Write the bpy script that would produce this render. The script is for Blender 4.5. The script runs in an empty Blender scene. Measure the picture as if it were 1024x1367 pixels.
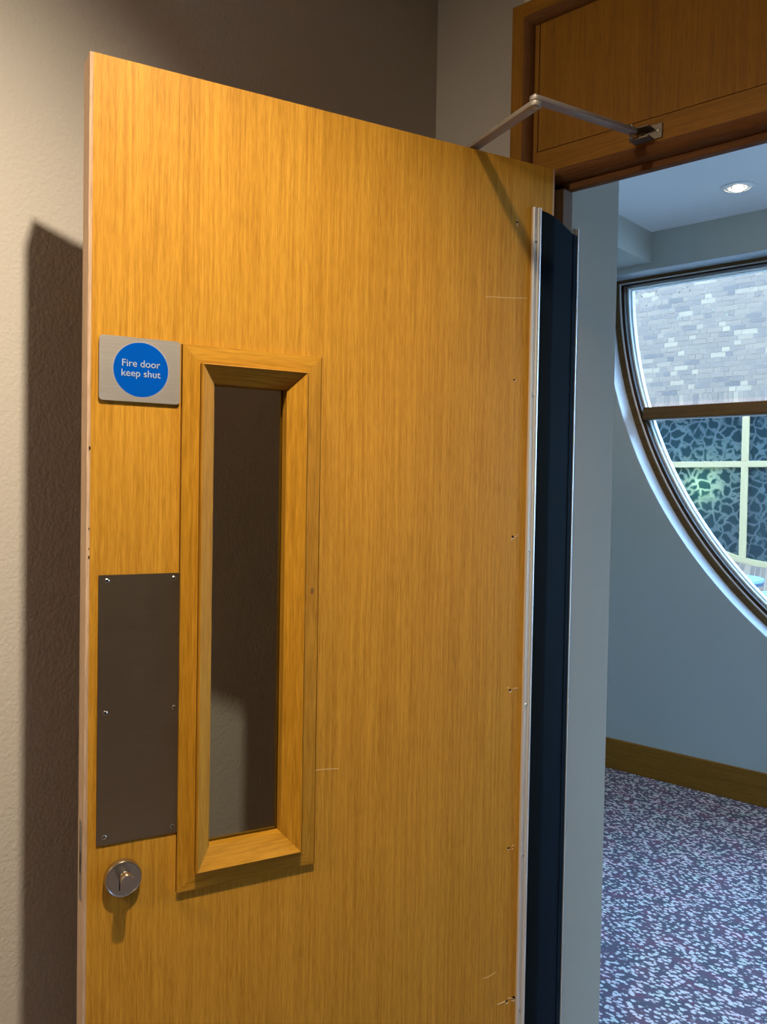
import bpy, bmesh, math, random
from mathutils import Vector, Matrix
random.seed(11)
SC = bpy.context.scene
COL = SC.collection
PI = math.pi

# ------------------------------------------------------------------ camera
def add_camera():
    cam = bpy.data.cameras.new('camera')
    ob = bpy.data.objects.new('camera', cam)
    COL.objects.link(ob)
    R = Vector((0.73481818, 0.67804704, 0.01715955))
    U = Vector((-0.02981319, 0.00701393, 0.99953088))
    F = Vector((-0.6776086, 0.73498504, -0.02536871))
    C = Vector((0.85147483, -1.37567113, 1.44095825))
    m = Matrix.Identity(4)
    for i in range(3):
        m[i][0], m[i][1], m[i][2], m[i][3] = R[i], U[i], -F[i], C[i]
    ob.matrix_world = m
    cam.sensor_fit = 'HORIZONTAL'
    cam.sensor_width = 36.0
    cam.lens = 1134.44 / 1024.0 * 36.0
    cam.clip_start = 0.02
    cam.clip_end = 200
    SC.camera = ob
add_camera()

# ------------------------------------------------------------------ sky, exposure
SKY = (0.36, 0.61, 1.0)
SKY_STRENGTH = 27.0
world = bpy.data.worlds.new('overcast_sky')
SC.world = world
world.use_nodes = True
wn = world.node_tree.nodes['Background']
wn.inputs[0].default_value = (*SKY, 1)
wn.inputs[1].default_value = SKY_STRENGTH
SC.view_settings.view_transform = 'Standard'
SC.view_settings.look = 'None'
SC.view_settings.exposure = 0.0
SC.view_settings.gamma = 1.0
SC.view_settings.use_curve_mapping = False
SC.cycles.max_bounces = 10
SC.cycles.diffuse_bounces = 6
SC.cycles.transparent_max_bounces = 12
SC.cycles.use_denoising = True
SC.cycles.caustics_reflective = False
SC.cycles.caustics_refractive = False

# lamp settings (the lamps themselves stand with their fittings further down)
WARM = (1.0, 0.84, 0.62)
HALL_POWER = 182.0        # downlight in the corridor ceiling in front of the door
HALL_POWER_FILL = 150.0   # unseen corridor lamp added to fill the door head
HALL_Z = 2.68
ROOM_POWER = 34.0
LAMP_U, LAMP_N = 0.67, 0.66   # along / in front of the open door leaf

# ------------------------------------------------------------------ node helpers
def new_mat(name):
    m = bpy.data.materials.new(name)
    m.use_nodes = True
    nt = m.node_tree
    b = nt.nodes['Principled BSDF']
    return m, nt, b

def nd(nt, typ, **kw):
    n = nt.nodes.new(typ)
    for k, v in kw.items():
        setattr(n, k, v)
    return n

def link(nt, a, b):
    nt.links.new(a, b)

def mapping(nt, scale, loc=(0, 0, 0), coord='Object'):
    tc = nd(nt, 'ShaderNodeTexCoord')
    mp = nd(nt, 'ShaderNodeMapping')
    mp.inputs['Scale'].default_value = scale
    mp.inputs['Location'].default_value = loc
    link(nt, tc.outputs[coord], mp.inputs['Vector'])
    return mp.outputs['Vector']

def noise(nt, vec, scale, detail=3, rough=0.55, dist=0.0):
    n = nd(nt, 'ShaderNodeTexNoise')
    n.inputs['Scale'].default_value = scale
    n.inputs['Detail'].default_value = detail
    n.inputs['Roughness'].default_value = rough
    n.inputs['Distortion'].default_value = dist
    link(nt, vec, n.inputs['Vector'])
    return n.outputs['Fac']

def ramp(nt, fac, stops):
    r = nd(nt, 'ShaderNodeValToRGB')
    e = r.color_ramp.elements
    while len(e) < len(stops):
        e.new(0.5)
    for i, (p, c) in enumerate(stops):
        e[i].position = p
        e[i].color = (*c, 1)
    link(nt, fac, r.inputs['Fac'])
    return r.outputs['Color']

def math_node(nt, op, a, b=None, clamp=False):
    n = nd(nt, 'ShaderNodeMath', operation=op, use_clamp=clamp)
    for i, v in enumerate((a, b)):
        if v is None:
            continue
        if isinstance(v, (int, float)):
            n.inputs[i].default_value = v
        else:
            link(nt, v, n.inputs[i])
    return n.outputs[0]

def mix(nt, fac, a, b, blend='MIX'):
    n = nd(nt, 'ShaderNodeMix', data_type='RGBA', blend_type=blend)
    if isinstance(fac, (int, float)):
        n.inputs['Factor'].default_value = fac
    else:
        link(nt, fac, n.inputs['Factor'])
    for s, v in (('A', a), ('B', b)):
        i = [x for x in n.inputs if x.name == s and x.type == 'RGBA'][0]
        if isinstance(v, tuple):
            i.default_value = (*v, 1)
        else:
            link(nt, v, i)
    return [o for o in n.outputs if o.type == 'RGBA'][0]

def bump(nt, b, height, strength, dist):
    n = nd(nt, 'ShaderNodeBump')
    n.inputs['Strength'].default_value = strength
    n.inputs['Distance'].default_value = dist
    link(nt, height, n.inputs['Height'])
    link(nt, n.outputs['Normal'], b.inputs['Normal'])

# ------------------------------------------------------------------ materials
def oak(name, axis='z', dark=(0.365, 0.157, 0.010), light=(0.60, 0.298, 0.030), seed=0.0, fine=1.0, rough=0.5, figure=0.0, coat=0.0):
    m, nt, b = new_mat(name)
    def sc(across, along):
        return {'z': (across, across, along), 'x': (along, across, across), 'y': (across, along, across)}[axis]
    wob = noise(nt, mapping(nt, sc(9, 1.3), (seed, seed * .7, seed * .3)), 1.0, 2)
    v = mapping(nt, sc(1, 0.022), (seed, seed * 1.3, seed * .02))
    dis = nd(nt, 'ShaderNodeVectorMath', operation='ADD')
    sep = nd(nt, 'ShaderNodeCombineXYZ')
    w2 = math_node(nt, 'MULTIPLY', wob, 0.012 + figure)
    for i in range(3):
        link(nt, w2, sep.inputs[i])
    link(nt, v, dis.inputs[0]); link(nt, sep.outputs[0], dis.inputs[1])
    vv = dis.outputs[0]
    n1 = noise(nt, vv, 190 * fine, 4, 0.62)
    n2 = noise(nt, vv, 36 * fine, 3, 0.55)
    n3 = noise(nt, mapping(nt, sc(1, 0.040), (seed + 3, 1, 2)), 560 * fine, 2, 0.5)
    n4 = noise(nt, mapping(nt, sc(1, 0.075), (seed + 1, 4, 3)), 430 * fine, 2, 0.6)
    f = math_node(nt, 'ADD', math_node(nt, 'MULTIPLY', n1, 0.50), math_node(nt, 'MULTIPLY', n2, 0.16))
    f = math_node(nt, 'ADD', f, math_node(nt, 'MULTIPLY', n4, 0.34))
    c = ramp(nt, f, [(0.36, dark), (0.50, tuple((a + q) / 2 for a, q in zip(dark, light))), (0.64, light)])
    pore = math_node(nt, 'SUBTRACT', 0.43, n3)
    pore = math_node(nt, 'MULTIPLY', pore, 7.0, True)
    c = mix(nt, math_node(nt, 'MULTIPLY', pore, 0.38), c, tuple(q * 0.52 for q in dark))
    link(nt, c, b.inputs['Base Color'])
    b.inputs['Roughness'].default_value = rough
    b.inputs['Specular IOR Level'].default_value = 0.18
    b.inputs['Coat Weight'].default_value = coat
    b.inputs['Coat Roughness'].default_value = 0.3
    h = math_node(nt, 'SUBTRACT', f, math_node(nt, 'MULTIPLY', pore, 0.5))
    bump(nt, b, h, 0.12, 0.0006)
    return m

def plaster(name, color, bump_s=0.25, scale=260, rough=0.85, var=0.03):
    m, nt, b = new_mat(name)
    v = mapping(nt, (1, 1, 1))
    n0 = noise(nt, v, 2.3, 3)
    c = mix(nt, n0, tuple(q * (1 - var) for q in color), tuple(q * (1 + var) for q in color))
    link(nt, c, b.inputs['Base Color'])
    b.inputs['Roughness'].default_value = rough
    b.inputs['Specular IOR Level'].default_value = 0.3
    n1 = noise(nt, v, scale, 3, 0.5)
    bump(nt, b, n1, bump_s, 0.0015)
    return m

def plain(name, color, rough=0.5, metal=0.0, spec=0.5, noise_amt=0.04, scale=60):
    m, nt, b = new_mat(name)
    n0 = noise(nt, mapping(nt, (1, 1, 1)), scale, 3)
    c = mix(nt, n0, tuple(max(0, q * (1 - noise_amt)) for q in color), tuple(q * (1 + noise_amt) for q in color))
    link(nt, c, b.inputs['Base Color'])
    b.inputs['Roughness'].default_value = rough
    b.inputs['Metallic'].default_value = metal
    b.inputs['Specular IOR Level'].default_value = spec
    return m

def brushed(name, color, rough, scale, metal=1.0, rv=0.1, bs=0.08, smudge=0.0):
    m, nt, b = new_mat(name)
    n1 = noise(nt, mapping(nt, scale), 1.0, 4, 0.6)
    c = mix(nt, n1, tuple(q * 0.82 for q in color), tuple(min(1, q * 1.12) for q in color))
    r = math_node(nt, 'ADD', rough - rv / 2, math_node(nt, 'MULTIPLY', n1, rv))
    if smudge:
        n2 = noise(nt, mapping(nt, (1, 1, 1), (4, 2, 7.7)), 16, 4, 0.6, 1.0)
        r = math_node(nt, 'ADD', r, math_node(nt, 'MULTIPLY', math_node(nt, 'SUBTRACT', n2, 0.5), smudge))
    link(nt, c, b.inputs['Base Color'])
    link(nt, r, b.inputs['Roughness'])
    b.inputs['Metallic'].default_value = metal
    bump(nt, b, n1, bs, 0.0004)
    return m

def glass(name, tint=(0.92, 0.97, 0.96), refl=1.0):
    m = bpy.data.materials.new(name)
    m.use_nodes = True
    nt = m.node_tree
    nt.nodes.clear()
    out = nd(nt, 'ShaderNodeOutputMaterial')
    t = nd(nt, 'ShaderNodeBsdfTransparent')
    t.inputs['Color'].default_value = (*tint, 1)
    g = nd(nt, 'ShaderNodeBsdfGlossy')
    g.inputs['Roughness'].default_value = 0.02
    f = nd(nt, 'ShaderNodeFresnel')
    f.inputs['IOR'].default_value = 1.45
    # half of each face's share, so that the two faces of a pane together reflect as one sheet does
    fac = math_node(nt, 'MULTIPLY', f.outputs[0], refl)
    mx = nd(nt, 'ShaderNodeMixShader')
    link(nt, fac, mx.inputs[0]); link(nt, t.outputs[0], mx.inputs[1]); link(nt, g.outputs[0], mx.inputs[2])
    link(nt, mx.outputs[0], out.inputs['Surface'])
    return m

def emit(name, color, strength):
    m, nt, b = new_mat(name)
    b.inputs['Base Color'].default_value = (*color, 1)
    b.inputs['Emission Color'].default_value = (*color, 1)
    b.inputs['Emission Strength'].default_value = strength
    return m

def carpet_mat():
    m, nt, b = new_mat('carpet_loop_pile')
    rot = nd(nt, 'ShaderNodeMapping')
    tc = nd(nt, 'ShaderNodeTexCoord')
    rot.inputs['Rotation'].default_value = (0, 0, 0.5)
    rot.inputs['Scale'].default_value = (1.0, 1.45, 1)
    link(nt, tc.outputs['Object'], rot.inputs['Vector'])
    v = rot.outputs['Vector']
    vo = nd(nt, 'ShaderNodeTexVoronoi', feature='F1')
    vo.inputs['Scale'].default_value = 54
    vo.inputs['Randomness'].default_value = 0.85
    link(nt, v, vo.inputs['Vector'])
    n1 = noise(nt, v, 95, 2, 0.5)
    n2 = noise(nt, v, 30, 2, 0.5)
    d = math_node(nt, 'ADD', vo.outputs['Distance'], math_node(nt, 'MULTIPLY', n1, 0.75))
    d = math_node(nt, 'ADD', d, math_node(nt, 'MULTIPLY', n2, 0.45))
    fac = nd(nt, 'ShaderNodeMapRange', interpolation_type='SMOOTHSTEP')
    fac.inputs['From Min'].default_value = 1.12
    fac.inputs['From Max'].default_value = 0.93
    link(nt, d, fac.inputs['Value'])
    hue = noise(nt, v, 11, 2, 0.6)
    darkc = ramp(nt, hue, [(0.36, (0.085, 0.088, 0.115)), (0.52, (0.115, 0.092, 0.130)), (0.68, (0.155, 0.080, 0.115))])
    lightc = ramp(nt, hue, [(0.36, (0.58, 0.62, 0.58)), (0.55, (0.64, 0.59, 0.60)), (0.70, (0.68, 0.56, 0.62))])
    c = mix(nt, fac.outputs[0], darkc, lightc)
    link(nt, c, b.inputs['Base Color'])
    b.inputs['Roughness'].default_value = 0.95
    b.inputs['Specular IOR Level'].default_value = 0.15
    n3 = noise(nt, v, 260, 2)
    bump(nt, b, math_node(nt, 'ADD', n3, fac.outputs[0]), 0.35, 0.003)
    return m

def brick_mat(name, per_object):
    m, nt, b = new_mat(name)
    if per_object:
        rnd = nd(nt, 'ShaderNodeObjectInfo').outputs['Random']
    else:
        rnd = nd(nt, 'ShaderNodeNewGeometry').outputs['Random Per Island']
    c = ramp(nt, rnd, [(0.0, (0.11, 0.076, 0.062)), (0.12, (0.175, 0.112, 0.080)), (0.5, (0.21, 0.132, 0.088)), (0.82, (0.24, 0.150, 0.098)), (1.0, (0.36, 0.235, 0.138))])
    n = noise(nt, mapping(nt, (1, 1, 1)), 35, 4)
    c = mix(nt, math_node(nt, 'MULTIPLY', n, 0.35), c, (0.18, 0.14, 0.11))
    link(nt, c, b.inputs['Base Color'])
    b.inputs['Roughness'].default_value = 0.9
    return m

def leaf_film():
    """printed film on the far window: outlines of leaves in pale lines on blue"""
    m = bpy.data.materials.new('leaf_print_film')
    m.use_nodes = True
    nt = m.node_tree
    b = nt.nodes['Principled BSDF']
    out = nt.nodes['Material Output']
    v = mapping(nt, (1, 1, 1))
    w = nd(nt, 'ShaderNodeTexNoise'); w.inputs['Scale'].default_value = 5.0
    link(nt, v, w.inputs['Vector'])
    add = nd(nt, 'ShaderNodeVectorMath', operation='MULTIPLY_ADD')
    link(nt, w.outputs['Color'], add.inputs[0])
    add.inputs[1].default_value = (0.22, 0.22, 0.22)
    link(nt, v, add.inputs[2])
    vo = nd(nt, 'ShaderNodeTexVoronoi', feature='DISTANCE_TO_EDGE')
    vo.inputs['Scale'].default_value = 6.4
    link(nt, add.outputs[0], vo.inputs['Vector'])
    ln = nd(nt, 'ShaderNodeMapRange', interpolation_type='SMOOTHSTEP')
    ln.inputs['From Min'].default_value = 0.17
    ln.inputs['From Max'].default_value = 0.02
    link(nt, vo.outputs['Distance'], ln.inputs['Value'])
    big = noise(nt, v, 2.2, 2)
    fine_ = noise(nt, v, 9, 3)
    lf = math_node(nt, 'MULTIPLY', ln.outputs[0], math_node(nt, 'ADD', 0.10, math_node(nt, 'MULTIPLY', math_node(nt, 'ADD', big, fine_), 0.85)))
    c = mix(nt, lf, (0.008, 0.017, 0.024), (0.044, 0.062, 0.070))
    link(nt, c, b.inputs['Base Color'])
    b.inputs['Roughness'].default_value = 0.25
    tr = nd(nt, 'ShaderNodeBsdfTranslucent')
    link(nt, mix(nt, lf, (0.10, 0.30, 0.24), (0.85, 0.95, 0.80)), tr.inputs['Color'])
    mx = nd(nt, 'ShaderNodeMixShader'); mx.inputs[0].default_value = 0.28
    link(nt, b.outputs[0], mx.inputs[1]); link(nt, tr.outputs[0], mx.inputs[2])
    link(nt, mx.outputs[0], out.inputs['Surface'])
    return m

def sill_paint():
    return plain('white_reveal_paint', (0.40, 0.42, 0.44), 0.35, 0, 0.5, 0.02)

M = {}
M['veneer'] = oak('oak_veneer', 'z', seed=0.0)
M['bead_z'] = oak('oak_bead_upright', 'z', dark=(0.31, 0.135, 0.006), light=(0.53, 0.255, 0.020), seed=5.3, figure=0.05, fine=0.8)
M['bead_x'] = oak('oak_bead_cross', 'x', dark=(0.31, 0.135, 0.006), light=(0.53, 0.255, 0.020), seed=8.1, figure=0.05, fine=0.8)
M['lip_z'] = oak('oak_lipping', 'z', dark=(0.36, 0.225, 0.135), light=(0.62, 0.42, 0.27), seed=2.2, rough=0.6, coat=0.0)
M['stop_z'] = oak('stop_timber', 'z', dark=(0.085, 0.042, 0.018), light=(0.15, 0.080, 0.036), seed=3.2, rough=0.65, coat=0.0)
M['joint'] = plain('dark_joint', (0.05, 0.022, 0.006), 0.9, 0, 0.1)
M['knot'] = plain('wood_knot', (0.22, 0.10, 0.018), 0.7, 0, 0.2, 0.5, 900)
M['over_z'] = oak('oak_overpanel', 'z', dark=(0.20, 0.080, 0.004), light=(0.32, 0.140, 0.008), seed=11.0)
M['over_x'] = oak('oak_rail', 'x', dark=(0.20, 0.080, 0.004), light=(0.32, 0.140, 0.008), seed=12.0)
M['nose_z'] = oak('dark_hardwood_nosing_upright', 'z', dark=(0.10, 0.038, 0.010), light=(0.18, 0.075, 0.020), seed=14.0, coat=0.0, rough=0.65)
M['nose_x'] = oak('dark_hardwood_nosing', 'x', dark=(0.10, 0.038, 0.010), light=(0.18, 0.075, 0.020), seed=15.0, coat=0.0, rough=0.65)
M['base_x'] = oak('oak_skirting', 'x', dark=(0.19, 0.075, 0.008), light=(0.30, 0.125, 0.014), seed=21.0)
M['win_x'] = oak('oak_window_bar', 'x', dark=(0.075, 0.040, 0.012), light=(0.14, 0.078, 0.024), seed=23.0, fine=0.5)
M['win_dark'] = oak('oak_window_dark', 'x', dark=(0.030, 0.015, 0.007), light=(0.055, 0.028, 0.012), seed=25.0, fine=0.5)
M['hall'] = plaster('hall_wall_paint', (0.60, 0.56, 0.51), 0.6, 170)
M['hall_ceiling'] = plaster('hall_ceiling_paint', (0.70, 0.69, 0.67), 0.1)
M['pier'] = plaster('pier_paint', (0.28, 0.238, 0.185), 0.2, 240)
M['room'] = plaster('teal_grey_wall_paint', (0.435, 0.45, 0.41), 0.12, 300)
M['room_ceiling'] = plaster('room_ceiling_paint', (0.84, 0.84, 0.83), 0.05)
M['carpet'] = carpet_mat()
M['steel'] = brushed('brushed_steel_plate', (0.36, 0.285, 0.195), 0.36, (14, 60, 900), 1.0, 0.12, 0.08, 0.12)
M['satin'] = brushed('satin_sign_metal', (0.57, 0.52, 0.46), 0.42, (14, 60, 700), 0.75, 0.1, 0.06)
M['chrome'] = plain('satin_chrome', (0.55, 0.53, 0.50), 0.25, 1.0)
M['screw'] = plain('screw_steel', (0.50, 0.47, 0.43), 0.25, 1.0)
M['alu'] = brushed('anodised_aluminium', (0.74, 0.70, 0.63), 0.40, (500, 500, 5), 0.55, 0.08, 0.04)
M['arm'] = brushed('painted_silver_arm', (0.33, 0.29, 0.25), 0.48, (30, 30, 30), 0.4, 0.1, 0.02)
M['blue'] = plain('sign_blue', (0.0, 0.075, 0.40), 0.6, 0, 0.02, 0.02)
M['letter'] = plain('sign_letter', (0.36, 0.42, 0.52), 0.45, 0, 0.4, 0.02)
M['vinyl'] = plain('black_vinyl', (0.007, 0.012, 0.017), 0.6, 0, 0.015, 0.05, 200)
M['black'] = plain('black_hollow', (0.006, 0.005, 0.004), 0.9, 0, 0.1)
M['splinter'] = plain('bare_splintered_wood', (0.72, 0.52, 0.32), 0.9, 0, 0.2, 0.15, 300)
M['scratch'] = plain('pale_scratch', (0.68, 0.46, 0.20), 0.8, 0, 0.2, 0.2, 400)
M['glass'] = glass('clear_door_glass', (0.93, 0.95, 0.93), 0.55)
M['wglass'] = glass('clear_window_glass', (0.90, 0.96, 0.97), 0.6)
M['white'] = sill_paint()
M['whiteframe'] = plain('white_window_trim', (0.80, 0.82, 0.82), 0.3, 0, 0.5, 0.02)
M['bead_white'] = plain('pale_gasket_line', (0.62, 0.58, 0.56), 0.35)
M['cream'] = plain('cream_window_paint', (0.36, 0.255, 0.125), 0.5, 0, 0.4, 0.03)
M['mortar'] = plaster('mortar', (0.38, 0.285, 0.215), 0.4, 120)
M['brick'] = brick_mat('pale_brick', True)
M['brick_mass'] = brick_mat('pale_brick_mass', False)
M['film'] = leaf_film()
M['paving'] = plaster('pale_paving', (0.17, 0.145, 0.12), 0.3, 60)
M['tabletop'] = plain('tabletop_laminate', (0.13, 0.20, 0.27), 0.3, 0, 0.3, 0.02)
M['dark_metal'] = plain('dark_blue_metal', (0.03, 0.05, 0.09), 0.4, 0.3)
def drop_mat():
    m = bpy.data.materials.new('rain_drop')
    m.use_nodes = True
    nt = m.node_tree
    b = nt.nodes['Principled BSDF']
    b.inputs['Transmission Weight'].default_value = 1.0
    b.inputs['IOR'].default_value = 1.33
    b.inputs['Roughness'].default_value = 0.0
    return m
M['drop'] = drop_mat()
M['fitting'] = plain('white_fitting', (0.75, 0.75, 0.74), 0.35, 0, 0.5, 0.02)
M['lamp'] = emit('lamp_glow', (1.0, 0.88, 0.66), 30.0)
M['dark_room'] = plain('dark_interior', (0.05, 0.055, 0.06), 0.9)

# ------------------------------------------------------------------ object helpers
def finish(o, parent=None, label=None, cat=None, kind=None, group=None):
    if parent is not None:
        o.parent = parent
    if label: o['label'] = label
    if cat: o['category'] = cat
    if kind: o['kind'] = kind
    if group: o['group'] = group
    return o

def empty(name, loc=(0, 0, 0), rz=0.0, **kw):
    o = bpy.data.objects.new(name, None)
    COL.objects.link(o)
    o.location = loc
    o.rotation_euler = (0, 0, rz)
    o.empty_display_size = 0.1
    return finish(o, **kw)

def obj_from_bm(name, bm, mats, smooth=False, **kw):
    me = bpy.data.meshes.new(name)
    bmesh.ops.recalc_face_normals(bm, faces=bm.faces)
    bm.to_mesh(me)
    bm.free()
    for m in (mats if isinstance(mats, (list, tuple)) else [mats]):
        me.materials.append(m)
    if smooth:
        for p in me.polygons:
            p.use_smooth = True
        try:
            me.set_sharp_from_angle(angle=math.radians(40))
        except Exception:
            pass
    o = bpy.data.objects.new(name, me)
    COL.objects.link(o)
    return finish(o, **kw)

def bm_box(bm, x0, x1, y0, y1, z0, z1, bev=0.0, seg=1, mi=0):
    b2 = bmesh.new()
    r = bmesh.ops.create_cube(b2, size=1.0)
    for v in r['verts']:
        v.co = Vector(((x0 + x1) / 2 + v.co.x * (x1 - x0), (y0 + y1) / 2 + v.co.y * (y1 - y0), (z0 + z1) / 2 + v.co.z * (z1 - z0)))
    if bev > 0:
        bmesh.ops.bevel(b2, geom=list(b2.edges), offset=bev, segments=seg, affect='EDGES', profile=0.5)
    for f in b2.faces:
        f.material_index = mi
    merge(bm, b2)

def merge(bm, b2):
    me = bpy.data.meshes.new('tmp')
    b2.to_mesh(me)
    b2.free()
    bm.from_mesh(me)
    bpy.data.meshes.remove(me)

def box(name, x0, x1, y0, y1, z0, z1, mat, bev=0.0, seg=1, **kw):
    bm = bmesh.new()
    bm_box(bm, x0, x1, y0, y1, z0, z1, bev, seg)
    return obj_from_bm(name, bm, mat, **kw)

def bm_extrude(bm, outer, holes, to3, d0, d1, mi=0):
    """polygon with holes (2-D) between depths d0 and d1; to3(a, b, d) gives the 3-D point"""
    b2 = bmesh.new()
    loops = [outer] + list(holes)
    edges = []
    for lp in loops:
        vs = [b2.verts.new((p[0], p[1], 0)) for p in lp]
        for i in range(len(vs)):
            edges.append(b2.edges.new((vs[i], vs[(i + 1) % len(vs)])))
    bmesh.ops.triangle_fill(b2, use_beauty=True, edges=edges, normal=(0, 0, 1))
    tris = [[(v.co.x, v.co.y) for v in f.verts] for f in b2.faces]
    b2.free()
    b3 = bmesh.new()
    cache = {}
    def V(a, b, d):
        k = (round(a, 5), round(b, 5), d)
        if k not in cache:
            cache[k] = b3.verts.new(to3(a, b, d))
        return cache[k]
    for t in tris:
        for d in (d0, d1):
            try:
                b3.faces.new([V(a, b, d) for a, b in t])
            except ValueError:
                pass
    for lp in loops:
        n = len(lp)
        for i in range(n):
            a, b = lp[i], lp[(i + 1) % n]
            try:
                b3.faces.new([V(*a, d0), V(*b, d0), V(*b, d1), V(*a, d1)])
            except ValueError:
                pass
    for f in b3.faces:
        f.material_index = mi
    bmesh.ops.recalc_face_normals(b3, faces=b3.faces)
    merge(bm, b3)

def bm_cyl(bm, p0, p1, r0, r1=None, seg=24, mi=0, caps=True):
    """a turned piece from p0 to p1"""
    r1 = r0 if r1 is None else r1
    p0, p1 = Vector(p0), Vector(p1)
    ax = (p1 - p0)
    b2 = bmesh.new()
    bmesh.ops.create_cone(b2, cap_ends=caps, segments=seg, radius1=r0, radius2=r1, depth=ax.length)
    q = ax.to_track_quat('Z', 'Y').to_matrix().to_4x4()
    q.translation = (p0 + p1) / 2
    bmesh.ops.transform(b2, matrix=q, verts=b2.verts)
    for f in b2.faces:
        f.material_index = mi
    merge(bm, b2)

def bm_lathe(bm, prof, centre, axis='z', seg=32, mi=0):
    """profile [(radius, height)] turned about an axis through centre"""
    c = Vector(centre)
    b2 = bmesh.new()
    rings = []
    for r, h in prof:
        ring = []
        for i in range(seg):
            a = 2 * PI * i / seg
            if axis == 'z':
                p = Vector((r * math.cos(a), r * math.sin(a), h))
            else:
                p = Vector((r * math.cos(a), h, r * math.sin(a)))
            ring.append(b2.verts.new(c + p))
        rings.append(ring)
    for a, b in zip(rings, rings[1:]):
        for i in range(seg):
            b2.faces.new((a[i], a[(i + 1) % seg], b[(i + 1) % seg], b[i]))
    if prof[0][0] > 1e-6: b2.faces.new(rings[0])
    if prof[-1][0] > 1e-6: b2.faces.new(rings[-1])
    bmesh.ops.remove_doubles(b2, verts=b2.verts, dist=1e-6)
    for f in b2.faces:
        f.material_index = mi
    bmesh.ops.recalc_face_normals(b2, faces=b2.faces)
    merge(bm, b2)

def bm_sweep(bm, prof, path, closed_prof=True, mi=0):
    """prof: 2-D points; path: list of functions (a, b) -> 3-D; quads between the stations, ends capped"""
    b2 = bmesh.new()
    st = [[b2.verts.new(f(a, b)) for a, b in prof] for f in path]
    n = len(prof)
    for A, B in zip(st, st[1:]):
        for i in range(n if closed_prof else n - 1):
            b2.faces.new((A[i], A[(i + 1) % n], B[(i + 1) % n], B[i]))
    if closed_prof:
        b2.faces.new(st[0]); b2.faces.new(st[-1])
    for f in b2.faces:
        f.material_index = mi
    bmesh.ops.recalc_face_normals(b2, faces=b2.faces)
    merge(bm, b2)

# ------------------------------------------------------------------ the setting
XL = -0.503          # corridor side wall behind the open door
YS = 0.260           # plaster nib beside the frame
YF = 2.728           # window wall
ZR = 2.774           # room ceiling
Y0 = 0.016           # face of the panelled frame

box('floor', -2.6, 4.6, -6.1, YF, -0.1, 0.0, M['carpet'], kind='structure', label='patterned purple grey carpet running through the doorway', cat='carpet')
box('wall_left', XL - 0.12, XL, -6.1, YS + 0.02, 0, HALL_Z, M['hall'], kind='structure', label='beige corridor wall behind the open door', cat='wall')
box('wall_rear', XL - 0.12, 4.6, -6.1, -6.0, 0, HALL_Z, M['hall'], kind='structure', label='beige wall at the end of the corridor', cat='wall')
box('wall_right', 4.5, 4.6, -6.0, 0.03, 0, HALL_Z, M['hall'], kind='structure', label='beige corridor wall facing the open door', cat='wall')
bm = bmesh.new()
bm_box(bm, -2.1, -0.02, YS, YS + 0.015, 0, HALL_Z)            # nib
bm_box(bm, -0.092, -0.02, 0.25, YS, 0, HALL_Z)
bm_box(bm, -0.094, 0.90, 0.03, 0.09, 2.372, HALL_Z)                 # over the frame
bm_box(bm, 0.90, 4.6, 0.03, 0.25, 0, HALL_Z)                        # right of the frame
obj_from_bm('wall_middle', bm, M['hall'], kind='structure', label='beige plaster wall that holds the door frame', cat='wall')
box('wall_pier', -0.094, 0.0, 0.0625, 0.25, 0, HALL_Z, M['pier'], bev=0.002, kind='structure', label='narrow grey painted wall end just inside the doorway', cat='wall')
box('ceiling', -2.1, 4.6, -6.1, 0.275, HALL_Z, HALL_Z + 0.1, M['hall_ceiling'], kind='structure', label='white corridor ceiling above the door', cat='ceiling')
box('ceiling', -2.0, 3.6, 0.275, YF, ZR, ZR + 0.1, M['room_ceiling'], kind='structure', label='pale ceiling of the carpeted room with one downlight', cat='ceiling')
box('wall_inner_left', -2.1, -2.0, YS + 0.015, YF, 0, ZR, M['room'], kind='structure', label='teal grey side wall hidden left of the window', cat='wall')
bm = bmesh.new()
bm_extrude(bm, [(0.2, 0), (YF, 0), (YF, ZR), (0.2, ZR)], [[(0.45, 0.06), (2.35, 0.06), (2.35, 2.05), (0.45, 2.05)]], lambda a, b, d: (d, a, b), 3.6, 3.72)
obj_from_bm('wall_inner_right', bm, M['room'], kind='structure', label='teal grey side wall right of the round window, with a glazed opening', cat='wall')
w2 = empty('window_2', (3.64, 1.4, 0), kind='structure', label='glazed double doors in the side wall right of the doorway', cat='window')
bm = bmesh.new()
bm_extrude(bm, [(-0.95, 0.06), (0.95, 0.06), (0.95, 2.05), (-0.95, 2.05)], [[(-0.89, 0.14), (-0.04, 0.14), (-0.04, 1.99), (-0.89, 1.99)], [(0.04, 0.14), (0.89, 0.14), (0.89, 1.99), (0.04, 1.99)]], lambda a, b, d: (d, a, b), 0.0, 0.05)
obj_from_bm('window_frame', bm, M['win_x'], parent=w2)
box('pane', 0.02, 0.026, -0.89, -0.04, 0.14, 1.99, M['wglass'], parent=w2)
box('pane', 0.02, 0.026, 0.04, 0.89, 0.14, 1.99, M['wglass'], parent=w2)
box('beam_1', -2.0, -1.112, YS + 0.02, YF, 2.618, ZR, M['room'], kind='structure', label='teal grey boxed bulkhead under the room ceiling', cat='bulkhead')

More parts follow.
